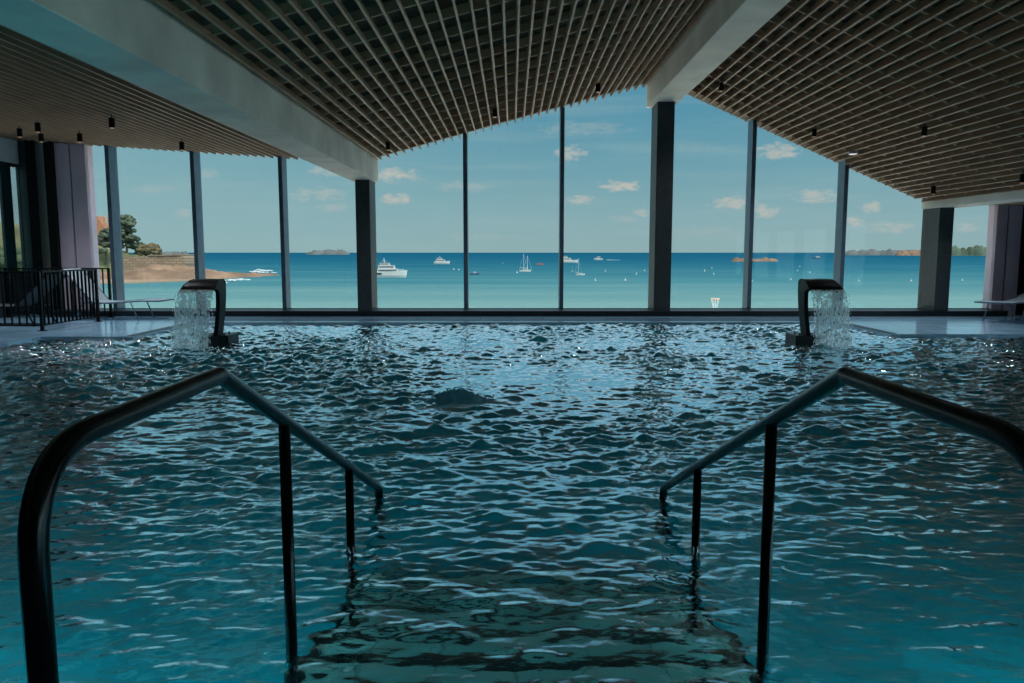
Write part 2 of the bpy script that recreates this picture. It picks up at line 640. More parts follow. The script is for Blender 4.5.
bm = B()
box(bm, RX0 - .14, RX0 - .02, PYS + .1, PYF, DZ - .01, DZ + .006)
box(bm, RX1 + .02, RX1 + .14, PYR + .1, PYF, DZ - .01, DZ + .006)
box(bm, RX0 - .14, RX1 + .14, PYF + .42, PYF + .54, DZ - .01, DZ + .006)
struct('trim_1', bm, M['grate'], label='dark blue drain channel set in the deck around the pool recess', cat='drain')

# pool basin
bm = B()
FZ = -1.3
box(bm, PX0 - .2, PX1 + .2, PY0 - .2, PYF + .2, FZ - .15, FZ)
for r in ((PX0 - .2, PX0, PY0 - .2, PYS + .2), (PX1, PX1 + .2, PY0 - .2, PYR + .2), (PX0 - .2, PX1 + .2, PY0 - .2, PY0),
          (PX0, RX0, PYS, PYS + .2), (RX1, PX1, PYR, PYR + .2), (RX0 - .2, RX0, PYS + .2, PYF + .2), (RX1, RX1 + .2, PYR + .2, PYF + .2),
          (RX0, RX1, PYF, PYF + .2)):
    box(bm, *r, FZ, -.0)
struct('pool_basin_floor', bm, M['pool_tile'], label='teal tiled pool basin under the water', cat='pool')

# steps into the pool between the rails
bm = B()
for k in range(9):
    y0 = PY0 + .33 * k
    box(bm, -.86, .98, y0, y0 + .33, FZ, -.12 - .14 * k)
    box(bm, -.86, .98, y0 + .265, y0 + .334, -.12 - .14 * k, -.12 - .14 * k + .004, mi=1)
    box(bm, -.86, -.82, y0, y0 + .33, -.12 - .14 * k, -.12 - .14 * k + .004, mi=1)
    box(bm, .94, .98, y0, y0 + .33, -.12 - .14 * k, -.12 - .14 * k + .004, mi=1)
o = struct('pool_steps_floor', bm, [M['step_tile'], M['nosing']],
           label='submerged grey green steps with dark nosings between the handrails', cat='pool steps')

# ---------- soffits
def soffit(name, x0, x1, zf, label, over=0.0, fin=.075, y0=-5.5, y1=15.86, step=.163, flip=False):
    """slatted ceiling: dark backing, cross battens, and fins running towards the windows"""
    z0, z1 = zf(x0), zf(x1)
    L = math.hypot(x1 - x0, z1 - z0)
    tx, tz = (x1 - x0) / L, (z1 - z0) / L
    nx, nz_ = -tz, tx
    P = lambda s, h: (x0 + tx * s + nx * h, z0 + tz * s + nz_ * h)
    bm = B()
    prism(bm, [P(-over, .15), P(L + over, .15), P(L + over, .42), P(-over, .42)], (y0, 16.35))
    root = struct(name, bm, M['backing'], label=label, cat='ceiling')
    bm = B()
    y = y1 - .2
    while y > y0:
        prism(bm, [P(0, .055), P(L, .055), P(L, .15), P(0, .15)], (y - .03, y))
        y -= .66
    obj('batten', bm, M['batten'], root)
    bm = B()
    n = int(L / step)
    s0 = (L - (n - 1) * step) / 2
    for i in range(n):
        s = s0 + i * step
        prism(bm, [P(s - .013, 0), P(s + .013, 0), P(s + .013, fin), P(s - .013, fin)], (y0, y1))
    obj('slat', bm, M['slat'], root)
    return root


soffit('ceiling_left', -9.95, -3.17, ZL, 'low brown slatted ceiling left of the long concrete beam')
soffit('ceiling_center', -2.69, 2.68, ZC, 'rising slatted ceiling between the two concrete beams')
soffit('ceiling_right', 3.20, 8.30, ZR, 'dark slatted ceiling falling to the right window end', fin=.12)
soffit('ceiling_far_right', 8.78, 10.6, lambda x: 2.24, 'narrow flat slatted ceiling beside the right end wall')


def beam(name, x0, x1, z0, z1, label):
    bm = B()
    box(bm, x0, x1, -6, 16.02, z0, z1, bev=.012)
    return struct(name, bm, M['concrete'], label=label, cat='beam')


beam('beam', -3.17, -2.69, 2.70, 3.75, 'long pale concrete beam on the left running over the pool')
beam('beam', 2.68, 3.20, 4.17, 5.2, 'concrete ridge beam over the tall middle column')
beam('beam', 8.30, 8.78, 2.17, 2.95, 'low concrete beam over the right hand column')

# columns in front of the glass
for x0, x1, zt, lb in ((-3.04, -2.76, 2.70, 'dark square column under the left concrete beam'),
                       (2.79, 3.12, 4.17, 'dark tall column under the ridge beam'),
                       (8.32, 8.60, 2.17, 'dark column with a grey side under the low right beam')):
    bm = B()
    box(bm, x0, x1, 15.35, 16.0, DZ, zt, bev=.008)
    struct('column', bm, M['column'], label=lb, cat='column')

# sill curb
bm = B()
prism(bm, [(15.3, DZ - .02), (15.3, .15), (15.32, .16), (16.05, .16), (16.05, DZ - .02)], (-9.1, 9.75), axis='x')
struct('window_sill', bm, M['curb'], label='long dark metal sill along the foot of the sea windows', cat='sill')

# windows: each a pane with its own mullion on its right edge
bays = [(-8.48, -8.01, 1), (-7.93, -6.34, 1), (-6.27, -4.61, 1), (-4.53, -3.04, 0), (-2.76, -.965, 1), (-.885, .95, 1),
        (1.03, 2.79, 0), (3.12, 4.72, 1), (4.80, 6.56, 1), (6.64, 8.32, 0), (8.60, 9.72, 0)]
names = ['narrow left end sea window by the mauve panels', 'sea window showing the headland trees', 'sea window behind the left waterfall',
         'sea window left of the left column', 'sea window showing the large white yacht', 'sea window showing the two masted sailboat',
         'tall sea window left of the middle column', 'tall sea window right of the middle column', 'sea window showing the low rocks',
         'sea window behind the right waterfall', 'small right end sea window showing the wooded island']


def ztop(x):
    if x < -2.9:
        return ZL(min(x, -3.17)) + .2
    if x < 2.7:
        return ZC(max(x, -2.69)) + .2
    if x < 8.31:
        return ZR(max(x, 3.2)) + .2
    return 2.44


for i, ((x0, x1, ml), lb) in enumerate(zip(bays, names)):
    bm = B()
    e = .002
    if ml:
        a, b = x1, x1 + .08
        prism(bm, [(a, .15), (b, .15), (b, ztop(b - e)), (a, ztop(a))], (15.65, 15.98))
    box(bm, x0, x1, 15.84, 15.96, .158, .172)                                 # bottom bead
    w = struct('window_%d' % (i + 1), bm, M['mullion'], label=lb, cat='window')
    bm = B()
    xs = [x0, x1]
    prism(bm, [(x0, .19), (x1, .19), (x1, ztop(x1 - e)), (x0, ztop(x0 + e))], (15.89, 15.90))
    obj('pane', bm, M['glass'], w)

# left end of the window wall: mauve-grey panels, narrow light and dark posts
bm = B()
box(bm, -9.08, -8.80, 15.80, 16.1, DZ, 3.75)
box(bm, -8.77, -8.48, 15.80, 16.1, DZ, 3.75)
box(bm, -8.81, -8.76, 15.84, 16.1, DZ, 3.75, mi=1)
struct('wall_front', bm, [M['mauve'], M['black_metal']], label='mauve grey vertical panels at the left end of the window wall', cat='wall')
bm = B()
box(bm, -9.24, -9.08, 15.7, 16.1, DZ, 3.75)
box(bm, -9.60, -9.40, 15.7, 16.1, DZ, 3.75)
w = struct('window_12', bm, M['black_metal'], label='slim window between black posts left of the mauve panels', cat='window')
bm = B()
box(bm, -9.40, -9.24, 15.9, 15.91, DZ, 3.75)
obj('pane', bm, M['glass'], w)
bm = B()
box(bm, -9.83, -9.60, 15.85, 16.1, DZ, 3.75)
struct('wall_corner', bm, M['teal_panel'], label='dark teal corner panel beside the left side windows', cat='wall')

# right end
bm = B()
box(bm, 9.72, 9.93, 15.80, 16.1, DZ, 2.44)
box(bm, 9.97, 10.22, 15.80, 16.1, DZ, 2.44)
box(bm, 9.92, 9.98, 15.84, 16.1, DZ, 2.44, mi=1)
box(bm, 10.22, 10.28, 15.70, 16.1, DZ, 2.44, mi=1)
box(bm, 10.28, 10.45, 15.86, 16.1, DZ, 2.44, mi=2)
struct('wall_far', bm, [M['mauve'], M['black_metal'], M['teal_panel']], label='mauve grey panels at the right end of the window wall', cat='wall')
bm = B()
box(bm, 10.45, 10.7, -6, 16.35, -.28, .2)
box(bm, 10.45, 10.7, -6, 16.35, 2.16, 3.4)
box(bm, 10.45, 10.7, 9.2, 16.35, .2, 2.16)
for k in range(6):
    box(bm, 10.45, 10.7, -6 + k * 2.9, -5.7 + k * 2.9, .2, 2.16)
for k in range(5):  # unseen windows, added so that daylight comes in from the right
    b2 = B()
    for z in (.2, 2.10):
        box(b2, 10.52, 10.6, -5.7 + k * 2.9, -3.1 + k * 2.9, z, z + .06)
    w = struct('window_%d' % (14 + k), b2, M['mullion'], label='wide low window in the right side wall outside the frame', cat='window')
    w['group'] = 'windows of the right side wall'
    b2 = B()
    box(b2, 10.56, 10.565, -5.7 + k * 2.9, -3.1 + k * 2.9, .26, 2.10)
    obj('pane', b2, M['glass'], w)
struct('wall_right', bm, M['dark_wall'], label='dark right side wall of the pool hall', cat='wall')
bm = B()
box(bm, -10.7, 10.7, -6.3, -6.0, -.28, 5.4)
struct('wall_back', bm, M['room_wall'], label='plain grey back wall behind the pool', cat='wall')

# left side wall: white header, tall glazing with dark fins, dark dado
bm = B()
box(bm, -10.03, -9.83, -6, 11.5, -.28, 4.2)
struct('wall_left', bm, M['dark_wall'], label='dark left side wall', cat='wall')
bm = B()
box(bm, -10.03, -9.83, 11.5, 16.3, 3.05, 4.2)
struct('wall_header', bm, M['white_wall'], label='white wall band above the left side windows', cat='wall')
bm = B()
box(bm, -10.03, -9.80, 11.5, 16.3, -.28, .92)
struct('wall_dado', bm, M['dark_wall'], label='low dark wall under the left side windows', cat='wall')
bm = B()
for y0, y1 in ((15.29, 15.60), (15.84, 15.9), (14.90, 15.09)):
    box(bm, -9.90, -9.85, y0, y1, .92, 3.05)
y = 14.6
while y > 11.7:
    box(bm, -9.90, -9.85, y, y + .12, .92, 3.05)
    y -= .4
box(bm, -9.97, -9.86, 11.5, 16.1, 2.98, 3.05)
w = struct('window_13', bm, M['teal_panel'], label='side window with tall dark fins on the left wall', cat='window')
bm = B()
box(bm, -9.94, -9.93, 11.5, 16.1, .9, 3.06)
obj('pane', bm, M['glass'], w)

# ================================================================== POOL WATER
def wave_grid():
    N, dx = 2048, .01
    rng = np.random.default_rng(11)
    k1 = np.fft.fftfreq(N, dx) * 2 * PI
    KX, KY = np.meshgrid(k1, k1)
    K = np.hypot(KX, KY)
    K[0, 0] = 1
    ct = np.abs(KY) / K                              # crests lie roughly across the view
    dirw = .35 + .65 * ct ** 2
    def field(l0, l1, p):
        kp0, kp1 = 2 * PI / l0, 2 * PI / l1
        a = K ** (-p) * np.exp(-(kp0 / K) ** 4) * np.exp(-(K / kp1) ** 2) * dirw
        a[0, 0] = 0
        return a * np.exp(2j * PI * rng.random((N, N)))
    S = field(.46, .05, 2.1)
    S2 = field(.16, .022, 1.9)
    g2 = math.sqrt((np.fft.ifft2(S2 * 1j * KX).real ** 2 + np.fft.ifft2(S2 * 1j * KY).real ** 2).mean())
    g1 = math.sqrt((np.fft.ifft2(S * 1j * KX).real ** 2 + np.fft.ifft2(S * 1j * KY).real ** 2).mean())
    S = S + S2 * (g1 / g2) * 1.25
    h = np.fft.ifft2(S).real
    gx = np.fft.ifft2(S * 1j * KX).real
    gy = np.fft.ifft2(S * 1j * KY).real
    rms = math.sqrt((gx ** 2 + gy ** 2).mean())
    sc = .31 / rms
    h *= sc
    h = h + .16 * (h ** 2 / h.std() - h.std())        # sharper crests, flatter troughs
    Dx = np.fft.ifft2(S * -1j * KX / K).real * sc
    Dy = np.fft.ifft2(S * -1j * KY / K).real * sc
    L = np.exp(-(K / (2 * PI / 2.5)) ** 2) * np.exp(2j * PI * rng.random((N, N)))
    low = np.fft.ifft2(L).real
    low = (low - low.mean()) / low.std()
    return N, dx, h, Dx, Dy, low


def pool_surface():
    N, dx, h, Dx, Dy, low = wave_grid()
    nx = int((PX1 - PX0) / .016) + 1
    xs = np.linspace(PX0, PX1, nx)
    ys = [PY0]
    while ys[-1] < PYF:                                # rows grow coarser away from the steps
        ys.append(ys[-1] + min(.024, max(.010, .0032 * ys[-1])))
    ys[-1] = PYF
    ys = np.array(ys)
    ny = len(ys)
    X, Y = np.meshgrid(xs, ys)
    fi, fj = (X - PX0) / dx, (Y - PY0) / dx
    i0, j0 = np.minimum(fi.astype(int), N - 2), np.minimum(fj.astype(int), N - 2)
    ti, tj = fi - i0, fj - j0
    smp = lambda A: (A[j0, i0] * (1 - ti) * (1 - tj) + A[j0, i0 + 1] * ti * (1 - tj) + A[j0 + 1, i0] * (1 - ti) * tj + A[j0 + 1, i0 + 1] * ti * tj)
    H, DX, DY, LW = smp(h), smp(Dx), smp(Dy), smp(low)
    amp = np.clip(.80 + .22 * LW, .35, 1.5) * (.66 + .34 * np.clip((Y - 2) / 3, 0, 1))
    amp *= 1 + .60 * np.clip((Y - 5) / 5, 0, 1)
    amp *= 1 - .30 * np.exp(-(((X - .05) / 1.3) ** 4 + ((Y - 2.2) / 1.2) ** 4))
    # calmer pocket by the left rail and by the right rail
    amp *= 1 - .45 * np.exp(-((X + 2.2) ** 2 / 2.2 + (Y - 2.6) ** 2 / 1.2))
    amp *= 1 - .45 * np.exp(-((X - 2.3) ** 2 / 1.6 + (Y - 2.6) ** 2 / 1.4))
    # bubbling spots
    Z = H * amp
    rng = np.random.default_rng(3)
    for cx, cyy, r, hh in ((-.45, 6.95, .34, .03), (-.05, 7.4, .22, .02), (1.2, 7.3, .3, .03), (-3.0, 11.6, .35, .02), (-4.35, 10.35, .5, .03),
                           (4.3, 10.35, .5, .03), (4.8, 12.9, .5, .04)):
        g = np.exp(-(((X - cx) / (1.35 * r)) ** 2 + ((Y - cyy) / r) ** 2))
        Z += g * hh + g * H * .6
        amp += g * .5
    edge = np.minimum.reduce([X - PX0, PX1 - X, Y - PY0, PYF - Y])
    w = np.clip(edge / .15, 0, 1)
    Xd = X + DX * amp * 1.3 * w
    Yd = Y + DY * amp * 1.3 * w
    co = np.stack([Xd, Yd, Z], -1).reshape(-1, 3).astype(np.float32)
    cxm = (X[:-1, :-1] + X[1:, 1:]) / 2
    cym = (Y[:-1, :-1] + Y[1:, 1:]) / 2
    keep = ~(((cxm < RX0) & (cym > PYS)) | ((cxm > RX1) & (cym > PYR)))
    idx = np.arange(nx * ny).reshape(ny, nx)
    q = np.stack([idx[:-1, :-1], idx[:-1, 1:], idx[1:, 1:], idx[1:, :-1]], -1)[keep]
    used = np.zeros(nx * ny, bool)
    used[q.ravel()] = True
    remap = np.cumsum(used) - 1
    co, q = co[used], remap[q]
    me = bpy.data.meshes.new('pool_water')
    me.vertices.add(len(co))
    me.vertices.foreach_set('co', co.ravel())
    me.loops.add(q.size)
    me.loops.foreach_set('vertex_index', q.ravel().astype(np.int32))
    me.polygons.add(len(q))
    me.polygons.foreach_set('loop_start', np.arange(0, q.size, 4, dtype=np.int32))
    me.polygons.foreach_set('use_smooth', np.ones(len(q), bool))
    me.update(calc_edges=True)
    me.materials.append(M['water'])
    o = bpy.data.objects.new('pool_water', me)
    C.objects.link(o)
    tag(o, 'choppy teal pool water with bright ripples and a bubbling mound', 'water', kind='structure')


pool_surface()

def foam_mound(x, y, rx, ry, h, label, seed):
    rng = random.Random(seed)
    bm = B()
    n = 64
    g = []
    for j in range(n + 1):
        row = []
        for i in range(n + 1):
            u, v = -1.3 + 2.6 * i / n, -1.3 + 2.6 * j / n
            d = u * u * (1 + .3 * v) + v * v
            nn = mnoise.fractal(Vector((u * 2.2 + seed, v * 2.2, 0)), .8, 2, 4)
            row.append(bm.verts.new((u * rx, v * ry, h * max(-.8, (1 - d)) * (1 + .5 * nn) + .5 * h * nn - .01)))
        g.append(row)
    for j in range(n):
        for i in range(n):
            if max(q.co.z for q in (g[j][i], g[j][i + 1], g[j + 1][i + 1], g[j + 1][i])) > -.02:
                bm.faces.new((g[j][i], g[j][i + 1], g[j + 1][i + 1], g[j + 1][i]))
    for v_ in [v_ for v_ in bm.verts if not v_.link_faces]:
        bm.verts.remove(v_)
    for _ in range(60):
        a, q = rng.uniform(0, 2 * PI), rng.random()
        mt = Matrix.Translation((math.cos(a) * rx * q, math.sin(a) * ry * q, h * (1 - q * q) + rng.uniform(0, .05)))
        bmesh.ops.create_icosphere(bm, subdivisions=1, radius=rng.uniform(.004, .010), matrix=mt)
    o = obj('bubbling_water', bm, M['aerated'], None, smooth=True)
    o.location = (x, y, 0)
    tag(o, label, 'bubbling water', kind='stuff')


foam_mound(-.50, 6.75, .36, .24, .07, 'foamy mound of bubbling water in the middle of the pool', 3)

# unseen underwater lamps, added in the near pool wall to brighten the water
proto = None
for i, (x, y, rz, e) in enumerate(((-5.2, PY0, 0, 1), (-2.6, PY0, 0, 1), (2.7, PY0, 0, 1), (5.4, PY0, 0, 0), (-.0, PY0, 0, 0))):
    if not e:
        continue
    t = thing('pool_lamp', ['underwater lamp in the near pool wall, furthest left', 'underwater lamp in the near pool wall beside the left rail', 'underwater lamp in the near pool wall beside the right rail', 'underwater lamp in the near pool wall, furthest right'][i], 'lamp', (x, y, -.62), rz, 'underwater lamps')
    bm = B()
    tube(bm, [(0, 0, 0), (0, .03, 0)], .13, 24)
    obj('bezel', bm, M['mullion'], t)
    bm = B()
    tube(bm, [(0, .03, 0), (0, .036, 0)], .10, 24)
    obj('lens', bm, M['pool_glow'], t)
    ld = bpy.data.lights.new('pool_lamp_light', 'AREA')
    ld.shape = 'DISK'
    ld.size = .22
    ld.energy = 74
    ld.color = (.62, .93, 1)
    lo = bpy.data.objects.new('pool_lamp_light', ld)
    C.objects.link(lo)
    lo.parent = t
    lo.location = (0, .06, 0)
    lo.rotation_euler = (math.radians(82), 0, 0)

# ================================================================== HANDRAILS
def handrail(x, label):
    t = thing('handrail', label, 'handrail', (x, 0, 0), 0, 'pool stair handrails')
    path = fillet([(0, 1.13, DZ), (0, 1.13, 1.0), (0, 1.90, 1.0), (0, 4.10, .035), (0, 4.14, -.55)], [.17, .05, .05], 12)
    bm = B()
    tube(bm, path, .0215, 20)
    obj('top_rail', bm, M['rail_metal'], t, smooth=True)
    for y in (2.42, 3.36):
        zr = 1.0 - (y - 1.90) * (.965 / 2.20)
        k = (y - PY0) / .33
        zb = -.12 - .14 * int(k)
        bm = B()
        tube(bm, [(0, y, zb), (0, y, zr - .005)], .0185, 16)
        p = obj('post', bm, M['rail_metal'], t, smooth=True)
        bm = B()
        lathe(bm, [(.04, zb), (.04, zb + .008), (.022, zb + .012)], 0, y)
        obj('flange', bm, M['rail_metal'], p)
    bm = B()
    lathe(bm, [(.055, DZ), (.055, DZ + .008), (.03, DZ + .014)], 0, 1.13)
    obj('flange', bm, M['rail_metal'], t)
    return t


handrail(-.72, 'black tubular handrail left of the submerged steps, bent to a peak')
handrail(.82, 'black tubular handrail right of the submerged steps, its near end leaving the frame')

# ================================================================== WATERFALL SPOUTS
def spout(sx_, label, lab2):
    t = thing('waterfall_spout', label, 'water spout', (sx_ * 4.03, 10.7, 0), 0, 'poolside waterfall spouts')
    X = lambda v: sx_ * v                       # v>0 outward from the inner side plate
    bm = B()
    a, b = sorted((X(-.12), X(.30)))
    box(bm, a, b, -.02, .40, -.35, .165, bev=.008)
    obj('base', bm, M['curb'], t)
    # curved leg plate, profile in (y,z)
    fr, bk = [], []
    for k in range(13):
        s = k / 12
        z = .165 + s * .70
        fr.append((-.09 + .17 * math.sin(s * PI * .60) - .03 * s, z))
        bk.append((.12 + .19 * math.sin(s * PI * .52), z))
    prof = fr[:-2] + [(-.01, .80), (-.10, .80), (-.11, .815), (.02, .90), (.12, .935), (.24, .935), (.30, .90)] + bk[::-1][1:]
    bm = B()
    a, b = sorted((X(0), X(.055)))
    prism(bm, prof, (a, b), axis='x')
    obj('leg', bm, M['black_metal'], t)
    # hood: curved sheet from the back top down to the lip
    top = [(.30, .86), (.295, .90), (.24, .93), (.15, .935), (.06, .92), (-.02, .885), (-.08, .84), (-.11, .80)]
    wid = [.40, .405, .42, .44, .455, .468, .478, .482]
    bm = B()
    rows = []
    for (yy, zz), w_ in zip(top, wid):
        rows.append([(X(-.004), yy, zz - .015), (X(-.004), yy, zz), (X(w_ * .5), yy, zz + .006), (X(w_ - .05), yy, zz + .002), (X(w_), yy, zz - .03),
                     (X(w_ - .05), yy, zz - .04), (X(w_ * .5), yy, zz - .03)])
    rv = [[bm.verts.new(p) for p in r] for r in rows]
    for r1, r2 in zip(rv, rv[1:]):
        for k in range(7):
            bm.faces.new((r1[k], r1[(k + 1) % 7], r2[(k + 1) % 7], r2[k]))
    bm.faces.new(rv[0][::-1])
    bm.faces.new(rv[-1])
    obj('spout_hood', bm, M['black_metal'], t)
    for bx_, by_ in ((-.05, .04), (-.05, .22), (.11, .04), (.11, .22)):
        bm = B()
        lathe(bm, [(.014, .165), (.014, .185), (.006, .20)], X(bx_), by_, 8)
        obj('bolt', bm, M['mullion'], t)
    # falling sheet
    rng = random.Random(5)
    bm = B()
    nu, nv = 60, 90
    vv = []
    for j in range(nv + 1):
        s = j / nv
        drop = s * .80
        yf = -.105 - .34 * math.sqrt(s) * .9
        row = []
        for i in range(nu + 1):
            u = i / nu
            wv = mnoise.noise(Vector((u * 14, s * 9, sx_ * 3)))
            wv2 = mnoise.noise(Vector((u * 30, s * 16, 7 + sx_)))
            xo = .01 + u * .465 + .010 * wv + .015 * s * math.sin(u * 9)
            row.append(bm.verts.new((X(xo), yf + .02 * s * wv + .012 * wv2 * min(1, s * 3), .80 - drop + .0)))
        vv.append(row)
    for j in range(nv):
        for i in range(nu):
            s, u = j / nv, i / nu
            hole = mnoise.noise(Vector((u * 22, s * 30, 3.3 * sx_)))
            if hole > .50 - .16 * min(1, s * 1.5) and s > .10:
                continue
            bm.faces.new((vv[j][i], vv[j][i + 1], vv[j + 1][i + 1], vv[j + 1][i]))
    for _ in range(420):                       # drops thrown off the sheet
        s, u = rng.random() ** .7, rng.random()
        if rng.random() < .3:
            u = rng.choice((-.03, 1.03)) + rng.gauss(0, .02)
        yf = -.105 - .34 * math.sqrt(s) * .9
        mt = Matrix.Translation((X(.01 + u * .465 + rng.gauss(0, .006)), yf + rng.gauss(0, .03), .80 - s * .8)) @ Matrix.Diagonal((1, 1, 1.8, 1))
        bmesh.ops.create_icosphere(bm, subdivisions=1, radius=rng.uniform(.003, .0075), matrix=mt)
    for v_ in [v_ for v_ in bm.verts if not v_.link_faces]:
        bm.verts.remove(v_)
    for _ in range(260):                       # splash at the foot
        a_ = rng.uniform(0, 2 * PI)
        r_ = abs(rng.gauss(0, .12))
        mt = Matrix.Translation((X(.25) + math.cos(a_) * (r_ + .18) * 1.3, -.42 + math.sin(a_) * r_, abs(rng.gauss(.005, .03))))
        bmesh.ops.create_icosphere(bm, subdivisions=1, radius=rng.uniform(.004, .011), matrix=mt)
    w = obj('falling_water', bm, M['fall'], None, smooth=True)
    w.location = t.location
    tag(w, lab2, 'falling water', kind='stuff')


spout(-1, 'black curved waterfall spout standing in the pool on the left', 'sheet of water falling from the left waterfall spout')
spout(1, 'black curved waterfall spout standing in the pool on the right', 'sheet of water falling from the right waterfall spout')

# ================================================================== STAIR BALUSTRADES ON THE DECK
def balustrade(name, a, b, label, posts=(0, 1)):
    a, b = Vector(a), Vector(b)
    d = b - a
    L = d.length
    t = thing('balustrade', label, 'railing', a, math.atan2(d.y, d.x), 'black balustrades around the stairwell')
    bm = B()
    box(bm, 0, L, -.02, .02, .93, .955, bev=.004)
    obj('top_rail', bm, M['black_metal'], t)
    bm = B()
    box(bm, 0, L, -.012, .012, .08, .10)
    obj('bottom_rail', bm, M['black_metal'], t)
    n = max(2, int(L / .115))
    pm = None
    for i in range(n + 1):
        x = L * i / n
        big = (i == 0 and 0 in posts) or (i == n and 1 in posts)
        if big:
            bm = B()
            box(bm, x - .022, x + .022, -.022, .022, 0, .95)
            box(bm, x - .05, x + .05, -.05, .05, 0, .012)
            obj('post', bm, M['black_metal'], t)
        else:
            if pm is None:
                bm = B()
                box(bm, -.008, .008, -.016, .016, .09, .935)
                pm = obj('baluster', bm, M['black_metal'], t)
                pm.location = (x, 0, 0)
            else:
                c = pm.copy()
                C.objects.link(c)
                c.parent = t
                c.location = (x, 0, 0)
    return t


balustrade('b', (-9.78, 12.45, DZ), (-7.53, 12.45, DZ), 'black balustrade nearest the pool on the left deck')
balustrade('b', (-7.53, 12.52, DZ), (-7.53, 14.15, DZ), 'short black balustrade run going back beside the grey lounger', posts=(1,))
balustrade('b', (-9.78, 15.1, DZ), (-7.78, 15.1, DZ), 'black balustrade behind the loungers close to the windows')

# ================================================================== SUN LOUNGERS
def lounger(label, loc, rz, fab, fr_, back=52):
    """length along +x: head at x=0, foot at x=1.95"""
    t = thing('sun_lounger', label, 'sun lounger', loc, rz)
    w = .62
    hz_ = .33
    hx = .72
    ba = math.radians(back)
    bl = .80
    hd = (hx - bl * math.cos(ba), hz_ + bl * math.sin(ba))
    for s in (-1, 1):
        y = s * w / 2
        bm = B()
        tube(bm, [(hx - .25, y, hz_), (hx + .3, y, hz_ - .005), (1.25, y, hz_ + .01), (1.62, y, hz_ + .035), (1.95, y, hz_ + .03)], .014, 8)
        obj('side_rail', bm, fr_, t, smooth=True)
        bm = B()
        tube(bm, [(hx, y, hz_), (hd[0], y, hd[1])], .013, 8)
        obj('back_rail', bm, fr_, t, smooth=True)
        for (xa, xb) in ((hx - .18, hx - .34), (1.42, 1.55)):
            bm = B()
            tube(bm, [(xa, y, hz_), (xb, y + s * .01, 0)], .013, 8)
            obj('leg', bm, fr_, t, smooth=True)
        bm = B()
        tube(bm, [(hx - .18, y, hz_ - .01), (hx - .30, y, hz_ + .43)], .008, 6)
        obj('back_strut', bm, fr_, t)
    for (x, z) in ((hx - .24, hz_), (1.95, hz_ + .03)):
        bm = B()
        tube(bm, [(x, -w / 2, z), (x, w / 2, z)], .013, 8)
        obj('cross_bar', bm, fr_, t, smooth=True)
    bm = B()
    prof = [(hx, hz_ + .004), (1.0, hz_ - .012), (1.3, hz_ + .004), (1.62, hz_ + .036), (1.94, hz_ + .034)]
    prism(bm, prof + [(x, z + .012) for x, z in prof[::-1]], (-w / 2 + .012, w / 2 - .012))
    obj('seat', bm, fab, t)
    bm = B()
    nx_, nz_ = -math.sin(ba), math.cos(ba)
    prof = [(hx, hz_ + .004), ((hx + hd[0]) / 2 - nx_ * .02, (hz_ + hd[1]) / 2 - nz_ * .02), hd]
    prism(bm, prof + [(x - nx_ * -.012, z + .012) for x, z in prof[::-1]], (-w / 2 + .012, w / 2 - .012))
    obj('backrest', bm, fab, t)
    return t


lounger('pale grey mesh lounger with raised back beside the left waterfall', (-8.42, 14.62, DZ), 0, M['fabric_sheer'], M['mullion'], back=50)
lounger('dark mesh lounger behind the near balustrade, facing away from the pale one', (-7.75, 13.55, DZ), PI, M['dark_fabric'], M['black_metal'], back=42)
lounger('pale lounger entering from the right edge beyond the pool', (10.14, 14.95, DZ), math.radians(-145), M['fabric_sheer'], M['mullion'], back=10)

# ================================================================== CEILING SPOTS
def spot_tree():
    t = thing('ceiling_spotlight', 'x', 'spotlight', (0, 0, 0), 0, 'black cylinder spotlights under the slats')
    bm = B()
    lathe(bm, [(.006, .13), (.006, .20)], 0, 0, 8)
    obj('stem', bm, M['black_metal'], t)
    bm = B()
    lathe(bm, [(.036, 0), (.042, .002), (.042, .135), (.036, .14)], 0, 0, 20)
    obj('housing', bm, M['black_metal'], t, smooth=False)
    bm = B()
    lathe(bm, [(.030, -.003), (.030, .0)], 0, 0, 20)
    obj('lens', bm, M['lamp_glow'], t)
    ld = bpy.data.lights.new('spotlight_beam', 'SPOT')
    ld.energy = 58
    ld.spot_size = math.radians(125)
    ld.spot_blend = .9
    ld.shadow_soft_size = .04
    ld.color = (.86, .93, 1)
    lo = bpy.data.objects.new('spotlight_beam', ld)
    C.objects.link(lo)
    lo.parent = t
    lo.location = (0, 0, -.02)
    return t


SPOTS = [(20, 137, 'L', 'black spotlight by the white wall band, furthest left'),
         (38, 132, 'L', 'black spotlight over the dark corner, higher of the two there'),
         (41.5, 142, 'L', 'black spotlight over the dark corner, lower of the two there'),
         (80, 142, 'L', 'black spotlight in front of the mauve panels'),
         (112, 128, 'L', 'black spotlight above the first left mullion'),
         (182, 150, 'L', 'black spotlight nearest the top of the second left mullion'),
         (388, 150, 'C', 'black spotlight on the rising ceiling near the left beam end'),
         (495, 117, 'C', 'black spotlight in the middle of the rising ceiling'),
         (598, 92, 'C', 'black spotlight on the rising ceiling near the ridge beam'),
         (721, 91, 'R', 'black spotlight close to the ridge beam on the right slope'),
         (814, 137, 'R', 'black spotlight above the window beside the right waterfall'),
         (924, 136, 'R', 'black spotlight in the middle of the dark right slope'),
         (933, 194, 'R', 'black spotlight just above the right column'),
         (1022, 183, 'R', 'black spotlight cut by the right edge of the frame')]
first = None
